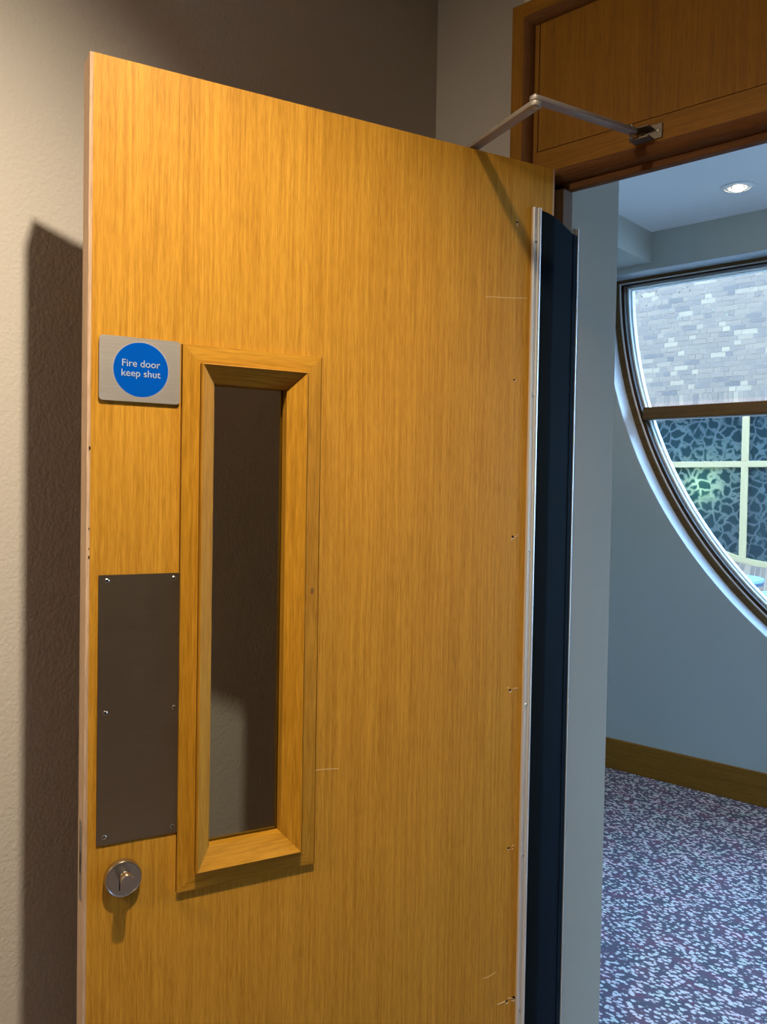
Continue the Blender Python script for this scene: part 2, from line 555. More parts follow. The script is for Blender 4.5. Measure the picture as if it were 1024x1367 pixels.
# window wall with its round, flat-topped opening
WC = (0.96, 2.62)
def arc_loop(r, ztop, n=96, c=WC):
    """circle of radius r cut flat at height ztop, anticlockwise"""
    a0 = math.asin(max(-1, min(1, (ztop - c[1]) / r)))
    pts = []
    for i in range(n + 1):
        a = PI - a0 + (PI + 2 * a0) * i / n
        pts.append((c[0] + r * math.cos(a), c[1] + r * math.sin(a)))
    return pts
def far3(a, b, d):
    return (a, YF + d, b)
bm = bmesh.new()
bm_extrude(bm, [(-2.1, 0), (3.7, 0), (3.7, ZR + 0.1), (-2.1, ZR + 0.1)], [arc_loop(2.343, 2.590)], far3, 0.0, 0.30)
obj_from_bm('wall_far', bm, M['room'], kind='structure', label='teal grey wall pierced by the big round window', cat='wall')
box('baseboard_far', -2.0, 3.6, YF - 0.018, YF, 0, 0.157, M['base_x'], bev=0.003, kind='structure', label='brown oak skirting board under the round window', cat='skirting board')

# window: white reveal lining, oak rings, glazing bead line, white outer rim, transom, panes
win = empty('window_1', (0, 0, 0), kind='structure', label='large round window with flat top and oak frame', cat='window')
def ring(name, ro, to, ri, ti, d0, d1, mat, parent=win, bev=0, **kw):
    bm = bmesh.new()
    bm_extrude(bm, arc_loop(ro, to), [arc_loop(ri, ti)], far3, d0, d1)
    return obj_from_bm(name, bm, mat, parent=parent, **kw)
ring('reveal_lining', 2.3425, 2.5895, 2.3395, 2.5865, 0.002, 0.29, M['white'], label='white reveal lining that catches the daylight')
ring('outer_frame', 2.3395, 2.5865, 2.3095, 2.5700, 0.118, 0.21, M['win_x'])
ring('inner_frame', 2.3095, 2.5700, 2.2880, 2.5560, 0.134, 0.21, M['win_dark'])
ring('gasket_line', 2.3115, 2.5710, 2.3045, 2.5660, 0.122, 0.136, M['bead_white'], label='thin pale line round the oak frame')
ring('outer_rim', 2.2880, 2.5560, 2.2790, 2.5500, 0.172, 0.23, M['whiteframe'], label='white outer rim beside the glass')
ring('outer_rim_step', 2.2790, 2.5500, 2.2720, 2.5450, 0.196, 0.23, M['whiteframe'])
ZT0, ZT1 = 1.838, 1.902
bm = bmesh.new()
XT = math.sqrt(2.295 ** 2 - (WC[1] - ZT0) ** 2)
bm_box(bm, WC[0] - XT, WC[0] + XT, YF + 0.122, YF + 0.198, ZT0, ZT1, 0.004, 1)
obj_from_bm('transom_bar', bm, M['win_x'], parent=win)
box('transom_rim', WC[0] - XT + 0.02, WC[0] + XT - 0.02, YF + 0.208, YF + 0.228, ZT0 + 0.002, ZT1 + 0.006, M['whiteframe'], parent=win)
def chord(r, z0, z1, ztop, n=60):
    lp = arc_loop(r, ztop, 160)
    return [(x, min(max(z, z0), z1)) for x, z in lp if z0 - 0.0 <= z <= z1]
up = [p for p in arc_loop(2.280, 2.551, 200) if p[1] >= ZT1]
lo = [p for p in arc_loop(2.280, 2.551, 200) if p[1] <= ZT0]
bm = bmesh.new(); bm_extrude(bm, up, [], far3, 0.200, 0.206)
obj_from_bm('pane', bm, M['wglass'], parent=win)
bm = bmesh.new(); bm_extrude(bm, lo, [], far3, 0.200, 0.206)
obj_from_bm('pane', bm, M['wglass'], parent=win)
bm = bmesh.new()
rr = random.Random(4)
for i in range(46):
    x = -1.27 + 0.80 * rr.random() ** 1.5
    z = 2.53 - 0.17 * rr.random() ** 1.3 - (0.03 if x > -0.9 else 0)
    if (x - WC[0]) ** 2 + (z - WC[1]) ** 2 > 2.26 ** 2:
        continue
    b2 = bmesh.new()
    bmesh.ops.create_icosphere(b2, subdivisions=1, radius=rr.uniform(0.0022, 0.0050))
    bmesh.ops.translate(b2, vec=(x, YF + 0.2075, z), verts=b2.verts)
    merge(bm, b2)
obj_from_bm('rain_drops', bm, M['drop'], parent=win, kind='stuff', label='small bright rain drops on the upper pane')

# ------------------------------------------------------------------ door frame with overpanel
fr = empty('trim_1', (0, 0, 0), kind='structure', label='oak door frame with solid overpanel above the opening', cat='door frame')
ZC0, ZC1 = 2.302, 2.345           # not a stop: inner and outer edge of the head casing, taken on the frame face
def casing_profile():
    # (distance from the outer edge, y): flat face, rounded nose, recess
    pts = [(0.0, 0.062), (0.0, 0.001), (0.026, 0.001)]
    for i in range(1, 7):
        a = i / 6 * PI / 2
        pts.append((0.026 + 0.017 * math.sin(a), 0.001 + 0.017 * (1 - math.cos(a))))
    pts.append((0.043, 0.062))
    return pts
CP = casing_profile()
flat = [(0.0, 0.062), (0.0, 0.001), (0.026, 0.001), (0.026, 0.062)]
nose = [(0.026, 0.062)] + CP[2:]
XO, XR, ZH = -0.102, 0.895, 2.372      # outer edges of the casing
def up_path(side):
    if side == 'l':
        return [lambda a, b: (XO + a, b, 0.0), lambda a, b: (XO + a, b, ZH - a)]
    if side == 'r':
        return [lambda a, b: (XR - a, b, 0.0), lambda a, b: (XR - a, b, ZH - a)]
    return [lambda a, b: (XO + a, b, ZH - a), lambda a, b: (XR - a, b, ZH - a)]
for side, nm in (('l', 'side_casing'), ('r', 'side_casing'), ('h', 'head_casing')):
    bm = bmesh.new(); bm_sweep(bm, flat, up_path(side))
    o = obj_from_bm(nm, bm, M['over_x' if side == 'h' else 'over_z'], parent=fr)
    bm = bmesh.new(); bm_sweep(bm, nose, up_path(side))
    obj_from_bm('nosing', bm, M['nose_x' if side == 'h' else 'nose_z'], parent=o, smooth=True)
XI, XJ = XO + 0.043, XR - 0.043        # inner edges of the casing
# overpanel: border members round a veneered panel, thin shadow gap between
GX, GZ0, GZ1, g = -0.049, 2.089, 2.3365, 0.0016
ZN = 2.047                              # top of the nosing under the transom rail
GX1 = XJ - 0.010
box('stile', XI, GX - g / 2, Y0, 0.06, ZN, GZ1 + g, M['over_z'], parent=fr)
box('stile', GX1 + g / 2, XJ, Y0, 0.06, ZN, GZ1 + g, M['over_z'], parent=fr)
box('top_border', XI, XJ, Y0, 0.06, GZ1 + g / 2, ZH - 0.0425, M['over_x'], parent=fr)
box('transom_rail', GX - g / 2, GX1 + g / 2, Y0, 0.06, ZN, GZ0 - g / 2, M['over_x'], parent=fr)
box('overpanel', GX + g / 2, GX1 - g / 2, Y0 + 0.0004, 0.05, GZ0 + g / 2, GZ1 - g / 2, M['over_z'], parent=fr, label='plain oak overpanel with upright grain')
box('shadow_gap', GX - 0.004, GX1 + 0.004, Y0 + 0.012, 0.055, GZ0 - 0.004, GZ1 + 0.004, M['black'], parent=fr, label='dark thin joint round the overpanel')
# door head: rounded nosing, soffit, stop
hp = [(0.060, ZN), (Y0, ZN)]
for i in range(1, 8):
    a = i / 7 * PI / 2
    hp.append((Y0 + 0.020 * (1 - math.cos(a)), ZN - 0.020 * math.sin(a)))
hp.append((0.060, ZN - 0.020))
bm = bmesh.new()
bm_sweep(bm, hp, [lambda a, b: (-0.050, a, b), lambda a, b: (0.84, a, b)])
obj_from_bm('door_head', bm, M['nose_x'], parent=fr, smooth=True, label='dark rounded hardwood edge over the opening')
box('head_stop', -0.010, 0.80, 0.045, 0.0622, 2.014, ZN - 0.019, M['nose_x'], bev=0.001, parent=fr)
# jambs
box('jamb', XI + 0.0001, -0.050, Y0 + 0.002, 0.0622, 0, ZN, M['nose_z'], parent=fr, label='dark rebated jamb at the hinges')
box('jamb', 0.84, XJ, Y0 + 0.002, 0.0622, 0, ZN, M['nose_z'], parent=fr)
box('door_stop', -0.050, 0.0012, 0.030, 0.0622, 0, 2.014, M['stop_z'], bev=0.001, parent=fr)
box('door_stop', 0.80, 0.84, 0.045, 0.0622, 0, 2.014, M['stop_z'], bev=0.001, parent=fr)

# ------------------------------------------------------------------ the open door (local axes: x along the leaf, y off its face, z up)
TH = math.radians(108.259)
DL, DH, DT = 0.826, 2.040, 0.044
door = empty('door_1', (0, 0, 0), -TH, kind='structure', label='open oak veneered fire door with narrow glazed panel', cat='door')
BO = dict(u0=0.4703, u1=0.6932, z0=0.8381, z1=1.6502)     # outside of the glazing beads
BL = dict(u0=0.4975, u1=0.6668, z0=0.8687, z1=1.6225)     # their raised lip
BG = dict(u0=0.5250, u1=0.6390, z0=0.8955, z1=1.5965)     # daylight edge
def d3(a, b, d):
    return (a, d, b)
bm = bmesh.new()
hole = [(BG['u0'] - 0.014, BG['z0'] - 0.014), (BG['u1'] + 0.014, BG['z0'] - 0.014), (BG['u1'] + 0.014, BG['z1'] + 0.014), (BG['u0'] - 0.014, BG['z1'] + 0.014)]
bm_extrude(bm, [(0.004, 0.006), (DL - 0.005, 0.006), (DL - 0.005, DH), (0.004, DH)], [hole], d3, -DT, 0.0)
obj_from_bm('leaf', bm, M['veneer'], parent=door, label='honey oak veneer face of the door')
ed = box('edge_lipping', DL - 0.005, DL, -DT, -0.0003, 0.006, DH, M['lip_z'], parent=door, label='greyer bare timber closing edge')
box('edge_lipping', 0.0, 0.004, -DT, -0.0003, 0.006, DH, M['lip_z'], parent=door)
# glazing beads, four mitred pieces, front and back
def bead_prof(front=True):
    # (t from outside edge towards glass, n)
    if front:
        return [(0.0, 0.0), (0.0, 0.0055), (0.0262, 0.0075), (0.0266, 0.0148), (0.0278, 0.0155), (0.0548, -0.0030), (0.0548, -0.0200), (0.040, -0.0200), (0.040, 0.0)]
    return [(0.0, -DT), (0.0, -DT - 0.0055), (0.0262, -DT - 0.0075), (0.0278, -DT - 0.014), (0.0548, -DT + 0.012), (0.0548, -DT + 0.0170), (0.040, -DT + 0.0170), (0.040, -DT)]
T_IN = dict(hinge=0.0552, latch=0.0504, top=0.0537, bottom=0.0574)   # depth of each splay seen on its own side
def along(side, a):
    if a <= 0.0278: return a
    return 0.0278 + (a - 0.0278) * (T_IN[side] - 0.0278) / (0.0548 - 0.0278)
def side_paths():
    o = BO
    uh = lambda a: o['u0'] + along('hinge', a)
    ul = lambda a: o['u1'] - along('latch', a)
    zt = lambda a: o['z1'] - along('top', a)
    zb = lambda a: o['z0'] + along('bottom', a)
    return {
        'top': [lambda a, b: (uh(a), b, zt(a)), lambda a, b: (ul(a), b, zt(a))],
        'bottom': [lambda a, b: (uh(a), b, zb(a)), lambda a, b: (ul(a), b, zb(a))],
        'hinge': [lambda a, b: (uh(a), b, zb(a)), lambda a, b: (uh(a), b, zt(a))],
        'latch': [lambda a, b: (ul(a), b, zb(a)), lambda a, b: (ul(a), b, zt(a))]}
for k, pth in side_paths().items():
    for front in (True, False):
        bm = bmesh.new()
        bm_sweep(bm, bead_prof(front), pth)
        obj_from_bm('glazing_bead', bm, M['bead_x' if k in ('top', 'bottom') else 'bead_z'], parent=door)
box('glass_pane', BG['u0'] - 0.009, BG['u1'] + 0.009, -0.0268, -0.0202, BG['z0'] - 0.009, BG['z1'] + 0.009, M['glass'], parent=door)

# thin dark strips laid along the bead edges, and a knot in one of them
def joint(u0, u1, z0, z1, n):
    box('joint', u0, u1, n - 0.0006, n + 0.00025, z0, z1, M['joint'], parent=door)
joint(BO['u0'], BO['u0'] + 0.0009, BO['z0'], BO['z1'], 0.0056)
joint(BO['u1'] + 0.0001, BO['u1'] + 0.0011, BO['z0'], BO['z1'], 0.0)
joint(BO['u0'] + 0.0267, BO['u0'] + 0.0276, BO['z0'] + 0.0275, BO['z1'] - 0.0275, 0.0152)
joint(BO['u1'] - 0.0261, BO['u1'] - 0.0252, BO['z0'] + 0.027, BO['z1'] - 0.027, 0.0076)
bm = bmesh.new()
bm_lathe(bm, [(0.0036, 0.0), (0.0034, 0.0003), (0.00001, 0.0004)], (0, 0, 0), 'y', 14)
bmesh.ops.scale(bm, vec=(0.8, 1, 1.5), verts=bm.verts)
bmesh.ops.translate(bm, vec=(0.4815, 0.0064, 1.2790), verts=bm.verts)
obj_from_bm('knot', bm, M['knot'], parent=door)

# fire sign
def rrect(x0, x1, z0, z1, r, n=6):
    pts = []
    for cx, cz, a0 in ((x1 - r, z1 - r, 0), (x0 + r, z1 - r, PI / 2), (x0 + r, z0 + r, PI), (x1 - r, z0 + r, 1.5 * PI)):
        for i in range(n + 1):
            a = a0 + PI / 2 * i / n
            pts.append((cx + r * math.cos(a), cz + r * math.sin(a)))
    return pts
bm = bmesh.new()
SU0, SU1, SZ0, SZ1 = 0.6966, 0.8110, 1.5612, 1.6524
bm_extrude(bm, rrect(SU0, SU1, SZ0, SZ1, 0.0055), [], d3, 0.0004, 0.0035)
sign = obj_from_bm('safety_sign', bm, M['satin'], parent=door, label='brushed metal sign plate with blue fire door disc')
SCU, SCZ, SR = 0.7530, 1.6072, 0.0388
bm = bmesh.new()
circ = [(SCU + SR * math.cos(2 * PI * i / 64), SCZ + SR * math.sin(2 * PI * i / 64)) for i in range(64)]
bm_extrude(bm, circ, [], d3, 0.0035, 0.0038)
obj_from_bm('blue_disc', bm, M['blue'], parent=sign, label='round blue disc of the sign')
bm = bmesh.new()
circ2 = [(SCU + (SR + .0007) * math.cos(2 * PI * i / 64), SCZ + (SR + .0007) * math.sin(2 * PI * i / 64)) for i in range(64)]
bm_extrude(bm, circ2, [circ], d3, 0.0035, 0.0037)
obj_from_bm('disc_rim', bm, M['letter'], parent=sign)
cu = bpy.data.curves.new('lettering', 'FONT')
cu.body = 'Fire door\nkeep shut'
cu.align_x = 'CENTER'
cu.align_y = 'CENTER'
cu.size = 0.0142
cu.space_line = 0.98
cu.offset = 0.00003
cu.extrude = 0.0002
to = bpy.data.objects.new('lettering_curve', cu)
COL.objects.link(to)
bpy.context.view_layer.update()
tme = bpy.data.meshes.new_from_object(to.evaluated_get(bpy.context.evaluated_depsgraph_get()))
bpy.data.objects.remove(to)
tm = Matrix(((-1, 0, 0, SCU + 0.0004), (0, 0, 1, 0.0040), (0, 1, 0, SCZ + 0.0012), (0, 0, 0, 1)))
tme.transform(tm)
tme.materials.clear(); tme.materials.append(M['letter'])
lt = bpy.data.objects.new('lettering', tme)
COL.objects.link(lt)
finish(lt, parent=sign, label='pale words Fire door keep shut')

# push plate and its six screws
PU0, PU1, PZ0, PZ1 = 0.6917, 0.8088, 0.9285, 1.3145
bm = bmesh.new()
bm_extrude(bm, rrect(PU0, PU1, PZ0, PZ1, 0.0012, 2), [], d3, 0.0005, 0.0018)
plate = obj_from_bm('push_plate', bm, M['steel'], parent=door, label='tall brushed steel push plate held by six screws')
def screw(parent, u, z, n, r=0.0034):
    bm = bmesh.new()
    bm_lathe(bm, [(r, 0.0), (r, 0.0004), (r * 0.72, 0.0010), (0.00001, 0.0010)], (u, n, z), 'y', 16)
    bm_lathe(bm, [(r * 0.36, 0.0009), (r * 0.36, 0.00115), (0.00001, 0.00115)], (u, n, z), 'y', 8, mi=1)
    return obj_from_bm('screw', bm, [M['screw'], M['black']], parent=parent)
for u, z in ((0.7975, 1.3062), (0.7025, 1.3066), (0.7985, 1.1180), (0.7005, 1.1155), (0.7985, 0.9400), (0.7005, 0.9385)):
    screw(plate, u, z, 0.0018)

# lock: round rose, cylinder, key slot
LU, LZ = 0.7722, 0.8773
bm = bmesh.new()
bm_lathe(bm, [(0.0262, 0.0), (0.0262, 0.0085), (0.0252, 0.0105), (0.0236, 0.0108), (0.0232, 0.0100), (0.00001, 0.0100)], (LU, 0, LZ), 'y', 48)
rose = obj_from_bm('lock_rose', bm, M['chrome'], parent=door, smooth=True, label='round satin chrome lock rose below the push plate')
bm = bmesh.new()
bm_lathe(bm, [(0.0092, 0.0), (0.0092, 0.0235), (0.0086, 0.0245), (0.00001, 0.0245)], (LU - 0.0006, 0.0090, LZ + 0.0062), 'y', 28)
bm_box(bm, LU - 0.0050, LU + 0.0050, 0.0090, 0.0106, LZ - 0.0160, LZ + 0.0050, 0.0003)
cyl = obj_from_bm('lock_cylinder', bm, M['chrome'], parent=rose, smooth=True)
box('cylinder_slot', LU + 0.0050, LU + 0.0062, 0.0090, 0.01035, LZ - 0.0160, LZ + 0.0035, M['black'], parent=rose, label='dark slot beside the cylinder')
# faceplate of the lock in the closing edge
fz0, fz1 = 0.8456, 0.9605
fp = empty('lock_faceplate', (0, 0, 0), parent=door, label='steel lock faceplate let into the closing edge')
bm = bmesh.new()
def e3(a, b, d):
    return (DL + d, a, b)
bm_extrude(bm, rrect(-0.031, -0.012, fz0, fz1, 0.0035, 4), [[(-0.0255, 0.885), (-0.0175, 0.885), (-0.0175, 0.916), (-0.0255, 0.916)]], e3, -0.003, 0.0006)
obj_from_bm('plate', bm, M['chrome'], parent=fp)
box('bolt_opening', DL - 0.0005, DL + 0.0001, -0.0255, -0.0175, 0.885, 0.916, M['black'], parent=fp)
for z in (fz0 + 0.010, fz1 - 0.010):
    bm = bmesh.new()
    bm_cyl(bm, (DL + 0.0002, -0.0215, z), (DL + 0.0010, -0.0215, z), 0.0036, 0.0026, 14)
    obj_from_bm('screw', bm, M['screw'], parent=fp)

# old screw holes beside the guard with splintered rims, and scratches
def hole_mark(u, z, r, chip):
    bm = bmesh.new()
    bm_lathe(bm, [(r, 0.0), (r, 0.0004), (0.00001, 0.0004)], (u, 0, z), 'y', 12)
    for (du, dz, w, h, a) in chip:
        b2 = bmesh.new()
        bmesh.ops.create_cube(b2, size=1)
        bmesh.ops.scale(b2, vec=(w, 0.0012, h), verts=b2.verts)
        bmesh.ops.rotate(b2, cent=(0, 0, 0), matrix=Matrix.Rotation(a, 3, 'Y'), verts=b2.verts)
        bmesh.ops.translate(b2, vec=(u + du, 0.0004, z + dz), verts=b2.verts)
        for f in b2.faces: f.material_index = 1
        merge(bm, b2)
    obj_from_bm('screw_hole', bm, [M['black'], M['splinter']], parent=door)
hole_mark(0.0848, 1.929, 0.0022, [(0.0002, -0.0040, 0.003, 0.005, 0.2), (-0.001, 0.0035, 0.001, 0.004, -0.2)])
hole_mark(0.0842, 1.6455, 0.0020, [(0, -0.0025, 0.004, 0.0015, 0.2), (-0.0035, -0.0005, 0.003, 0.001, 0.0)])
hole_mark(0.0800, 1.3605, 0.0024, [(-0.001, -0.0030, 0.006, 0.0016, 0.0), (-0.0065, 0.000, 0.006, 0.0009, 0.2), (0.0025, -0.0050, 0.0012, 0.006, 0.0), (-0.0105, 0.003, 0.003, 0.0009, 0.8)])
hole_mark(0.0785, 1.0785, 0.0026, [(-0.0003, -0.0026, 0.0055, 0.0022, 0.35), (0.0045, 0.0050, 0.0022, 0.0022, 0.3), (-0.0125, 0.0025, 0.012, 0.0009, 0.03)])
hole_mark(0.0743, 0.7850, 0.0024, [(-0.0002, -0.0024, 0.0045, 0.0012, 0.2), (-0.009, -0.003, 0.003, 0.001, 0.5), (-0.010, 0.003, 0.006, 0.0008, 0.1)])
hole_mark(0.0715, 0.4970, 0.0024, [(-0.0005, -0.0030, 0.005, 0.003, 0.5), (0.012, 0.0005, 0.018, 0.0009, 0.08), (-0.009, 0.0035, 0.014, 0.0014, -0.35), (-0.015, -0.002, 0.008, 0.0022, 0.05), (-0.017, -0.005, 0.0015, 0.004, 0.0)])
hole_mark(0.0560, 0.4985, 0.0040, [(-0.002, -0.005, 0.006, 0.0015, 0.3)])
def scratch(pts, w=0.0011):
    bm = bmesh.new()
    for (u0, z0), (u1, z1) in zip(pts, pts[1:]):
        a = Vector((u0, 0.0003, z0)); b = Vector((u1, 0.0003, z1))
        d = (b - a).normalized(); s = d.cross(Vector((0, 1, 0))) * w / 2
        vs = []
        for yy in (0.0, 0.0003):
            for p in (a - s, a + s, b + s, b - s):
                vs.append(bm.verts.new((p.x, yy, p.z)))
        for f in ((0, 1, 2, 3), (4, 5, 6, 7), (0, 1, 5, 4), (1, 2, 6, 5), (2, 3, 7, 6), (3, 0, 4, 7)):
            bm.faces.new([vs[i] for i in f])
    obj_from_bm('scratch', bm, M['scratch'], parent=door)
scratch([(0.1516, 1.7873), (0.130, 1.7893), (0.112, 1.7905), (0.085, 1.7930), (0.058, 1.7962)])
scratch([(0.4690, 0.9875), (0.455, 0.9868), (0.436, 0.9850), (0.4266, 0.9842)])
scratch([(0.1261, 0.5550), (0.115, 0.5545), (0.106, 0.5565), (0.0975, 0.5590)], 0.0014)
# chipped spots on the closing edge
for z, s in ((1.4930, 0.0035), (1.380, 0.0022), (1.340, 0.0030), (1.352, 0.0018)):
    bm = bmesh.new()
    b2 = bmesh.new(); bmesh.ops.create_icosphere(b2, subdivisions=1, radius=s)
    bmesh.ops.scale(b2, vec=(0.35, 0.12, 1), verts=b2.verts)
    bmesh.ops.translate(b2, vec=(DL - 0.004, 0.0, z), verts=b2.verts); merge(bm, b2)
    obj_from_bm('edge_chip', bm, M['black'], parent=door)
# hinges, seen as a sliver of plate in the dark rebate
for z in (1.88, 1.05, 0.22):
    bm = bmesh.new()
    bm_cyl(bm, (-0.004, -DT - 0.004, z - 0.05), (-0.004, -DT - 0.004, z + 0.05), 0.006, seg=14)
    obj_from_bm('hinge_knuckle', bm, M['chrome'], parent=door, smooth=True)

# ------------------------------------------------------------------ finger guard
gd = empty('finger_guard', (0, 0, 0), cat='finger guard', label='black flexible finger guard strip covering the hinge gap')
cs, sn = math.cos(TH), math.sin(TH)
def D(u, n, z):
    return (u * cs + n * sn, -u * sn + n * cs, z)
rp = [(0.0515, 0.0004), (0.0515, 0.0050), (0.0500, 0.0062), (0.0478, 0.0062), (0.0470, 0.0040), (0.0412, 0.0040), (0.0404, 0.0066), (0.0370, 0.0076), (0.0345, 0.0070), (0.0335, 0.0050), (0.0335, 0.0004)]
bm = bmesh.new()
bm_sweep(bm, rp, [lambda a, b: D(a, b, 0.012), lambda a, b: D(a, b, 1.9615)])
rail = obj_from_bm('door_rail', bm, M['alu'], parent=gd, label='silver aluminium strip screwed to the door')
for z in (1.900, 1.6205, 1.3355, 1.0495, 0.768, 0.473):
    bm = bmesh.new()
    p = Vector(D(0.0442, 0.0040, z)); q = Vector(D(0.0442, 0.0054, z))
    bm_cyl(bm, p, q, 0.0030, 0.0020, 12)
    obj_from_bm('screw', bm, M['screw'], parent=rail)
# the strip itself: a thin folded sheet from the door rail to the frame rail
A = D(0.0355, 0.0050, 0)[:2]
plan = [A, (-0.0035, -0.0290), (0.0010, -0.0220), (0.0048, -0.0150), (0.0068, -0.0090), (0.0070, -0.0070), (0.0064, 0.0100), (0.0052, 0.0400), (0.0040, 0.0660)]
ztop = [1.958, 1.957, 1.955, 1.952, 1.950, 1.949, 1.9465, 1.940, 1.9345]
for nm, idx in (('strip_fold', range(0, 6)), ('strip_fold', range(5, 9))):
    bm = bmesh.new()
    cols = []
    idx = list(idx)
    for i in idx:
        x, y = plan[i]
        cols.append([bm.verts.new((x - t, y, z)) for t in (0.0, 0.0016) for z in (0.012, ztop[i])])
    for a, b in zip(cols, cols[1:]):
        bm.faces.new((a[0], b[0], b[1], a[1])); bm.faces.new((a[2], a[3], b[3], b[2]))
        bm.faces.new((a[1], b[1], b[3], a[3])); bm.faces.new((a[0], a[2], b[2], b[0]))
    bm.faces.new((cols[0][0], cols[0][1], cols[0][3], cols[0][2])); bm.faces.new((cols[-1][0], cols[-1][2], cols[-1][3], cols[-1][1]))
    obj_from_bm(nm, bm, M['vinyl'], parent=gd, smooth=True, label='black vinyl fold of the guard')
bm = bmesh.new()
bm_box(bm, 0.0022, 0.0060, 0.0632, 0.0765, 0.012, 1.9345)
frail = obj_from_bm('frame_rail', bm, M['vinyl'], parent=gd)
box('rail_edge', 0.0006, 0.0080, 0.0765, 0.0782, 0.012, 1.948, M['alu'], parent=frail, label='thin silver edge of the frame rail')

# ------------------------------------------------------------------ door closer: body behind the leaf, two arms, foot on the rail
cl = empty('door_closer', (0, 0, 0), cat='door closer', label='silver jointed door closer arm between door top and overpanel')
bm = bmesh.new()
x0, x1 = 0.095, 0.345
b2 = bmesh.new(); bm_box(b2, x0, x1, -DT - 0.052, -DT - 0.0005, 1.955, 2.018, 0.004, 2)
bmesh.ops.transform(b2, matrix=Matrix.Rotation(-TH, 4, 'Z'), verts=b2.verts); merge(bm, b2)
obj_from_bm('closer_body', bm, M['arm'], parent=cl)
def bar(name, p, q, w, t, mat, parent, r=None):
    """flat bar with rounded ends between two points of one height"""
    p, q = Vector(p), Vector(q)
    d = (q - p); L = d.length; d.normalize()
    s = Vector((-d.y, d.x, 0)).normalized()
    up = d.cross(s)
    r = w / 2
    out = []
    for i in range(9):
        a = -PI / 2 + PI * i / 8
        out.append((L + r * math.cos(a), r * math.sin(a)))
    for i in range(9):
        a = PI / 2 + PI * i / 8
        out.append((r * math.cos(a), r * math.sin(a)))
    bm = bmesh.new()
    bm_extrude(bm, out, [], lambda a, b, e: p + d * a + s * b + up * e, -t / 2, t / 2)
    bmesh.ops.bevel(bm, geom=[e for e in bm.edges if e.is_boundary is False and e.calc_face_angle(0) > 1.0], offset=0.0011, segments=2, affect='EDGES', profile=0.5)
    return obj_from_bm(name, bm, mat, parent=parent, smooth=True)
PIV = Vector(D(0.170, -DT - 0.026, 2.0500))
ELB = Vector((0.1065, -0.2340, 2.0475))
FOOT = Vector((0.1600, -0.016, 2.0600))
bar('main_arm', PIV, ELB, 0.0200, 0.0080, M['arm'], cl)
bar('fore_arm', ELB + Vector((0, 0, 0.0088)), FOOT + Vector((0, 0, 0.0020)), 0.0180, 0.0075, M['arm'], cl)
bm = bmesh.new()
bm_cyl(bm, ELB - Vector((0, 0, 0.0055)), ELB + Vector((0, 0, 0.0145)), 0.0062, seg=20)
obj_from_bm('elbow_pin', bm, M['chrome'], parent=cl, smooth=True)
bm = bmesh.new()
bm_cyl(bm, (PIV.x, PIV.y, 2.017), (PIV.x, PIV.y, 2.056), 0.008, seg=20)
obj_from_bm('spindle', bm, M['chrome'], parent=cl, smooth=True)
bm = bmesh.new()
bm_box(bm, 0.158, 0.201, Y0 - 0.0028, Y0 - 0.0002, 2.0500, 2.0760, 0.0010, 1)
bm_box(bm, 0.150, 0.186, Y0 - 0.0240, Y0 - 0.0010, 2.0490, 2.0530, 0.0010, 1)
bm_box(bm, 0.150, 0.186, Y0 - 0.0240, Y0 - 0.0010, 2.0670, 2.0700, 0.0010, 1)
foot = obj_from_bm('fixing_foot', bm, plain('dull_dark_metal', (0.17, 0.14, 0.11), 0.45, 0.8), parent=cl)
bm = bmesh.new()
bm_cyl(bm, (0.1935, Y0 - 0.0026, 2.063), (0.1935, Y0 - 0.0042, 2.063), 0.0042, 0.0030, 14)
obj_from_bm('screw', bm, M['screw'], parent=foot)
bm = bmesh.new()
bm_cyl(bm, (FOOT.x, FOOT.y, 2.0475), (FOOT.x, FOOT.y, 2.0715), 0.0040, seg=14)
obj_from_bm('pivot_pin', bm, M['screw'], parent=foot)
bm = bmesh.new()
mid = PIV.lerp(ELB, 0.60); dd = (ELB - PIV).normalized()
bm_cyl(bm, mid + Vector((0, 0, 0.003)), mid + Vector((0, 0, 0.0085)), 0.0055, 0.0050, 16)
obj_from_bm('adjusting_screw', bm, M['screw'], parent=cl)

# ------------------------------------------------------------------ lamps
def downlight(name, x, y, z, r, label, power, spot, radius, blend, tilt=(0, 0)):
    t = empty(name, (x, y, z), cat='downlight', label=label)
    bm = bmesh.new()
    bm_lathe(bm, [(r, -0.0002), (r, -0.0025), (r * 0.95, -0.0050), (r * 0.74, -0.0045), (r * 0.72, -0.0020), (r * 0.64, -0.0020), (r * 0.62, -0.0042), (r * 0.50, -0.0042), (r * 0.47, -0.0010), (r * 0.40, -0.0005), (r * 0.40, -0.0002)], (0, 0, 0), 'z', 48)
    obj_from_bm('bezel', bm, M['fitting'], parent=t, smooth=True)
    bm = bmesh.new()
    bm_lathe(bm, [(r * 0.30, -0.0004), (r * 0.30, -0.0110), (r * 0.24, -0.0150), (0.00001, -0.0165)], (0, 0, 0), 'z', 24)
    obj_from_bm('lamp_face', bm, M['lamp'], parent=t, smooth=True)
    li = bpy.data.lights.new(name + '_light', 'SPOT')
    li.energy = power
    li.color = WARM
    li.spot_size = math.radians(spot)
    li.spot_blend = blend
    li.shadow_soft_size = radius
    lo_ = bpy.data.objects.new('lamp_light', li)
    COL.objects.link(lo_)
    lo_.location = (0, 0, -0.03)
    lo_.rotation_euler = (tilt[0], tilt[1], 0)
    lo_.parent = t
    return t
lx, ly, _ = D(LAMP_U, LAMP_N, 0)
downlight('downlight', lx, ly, HALL_Z, 0.045, 'round white corridor downlight in front of the open door', HALL_POWER, 152, 0.026, 1.0, (math.radians(-17), 0))
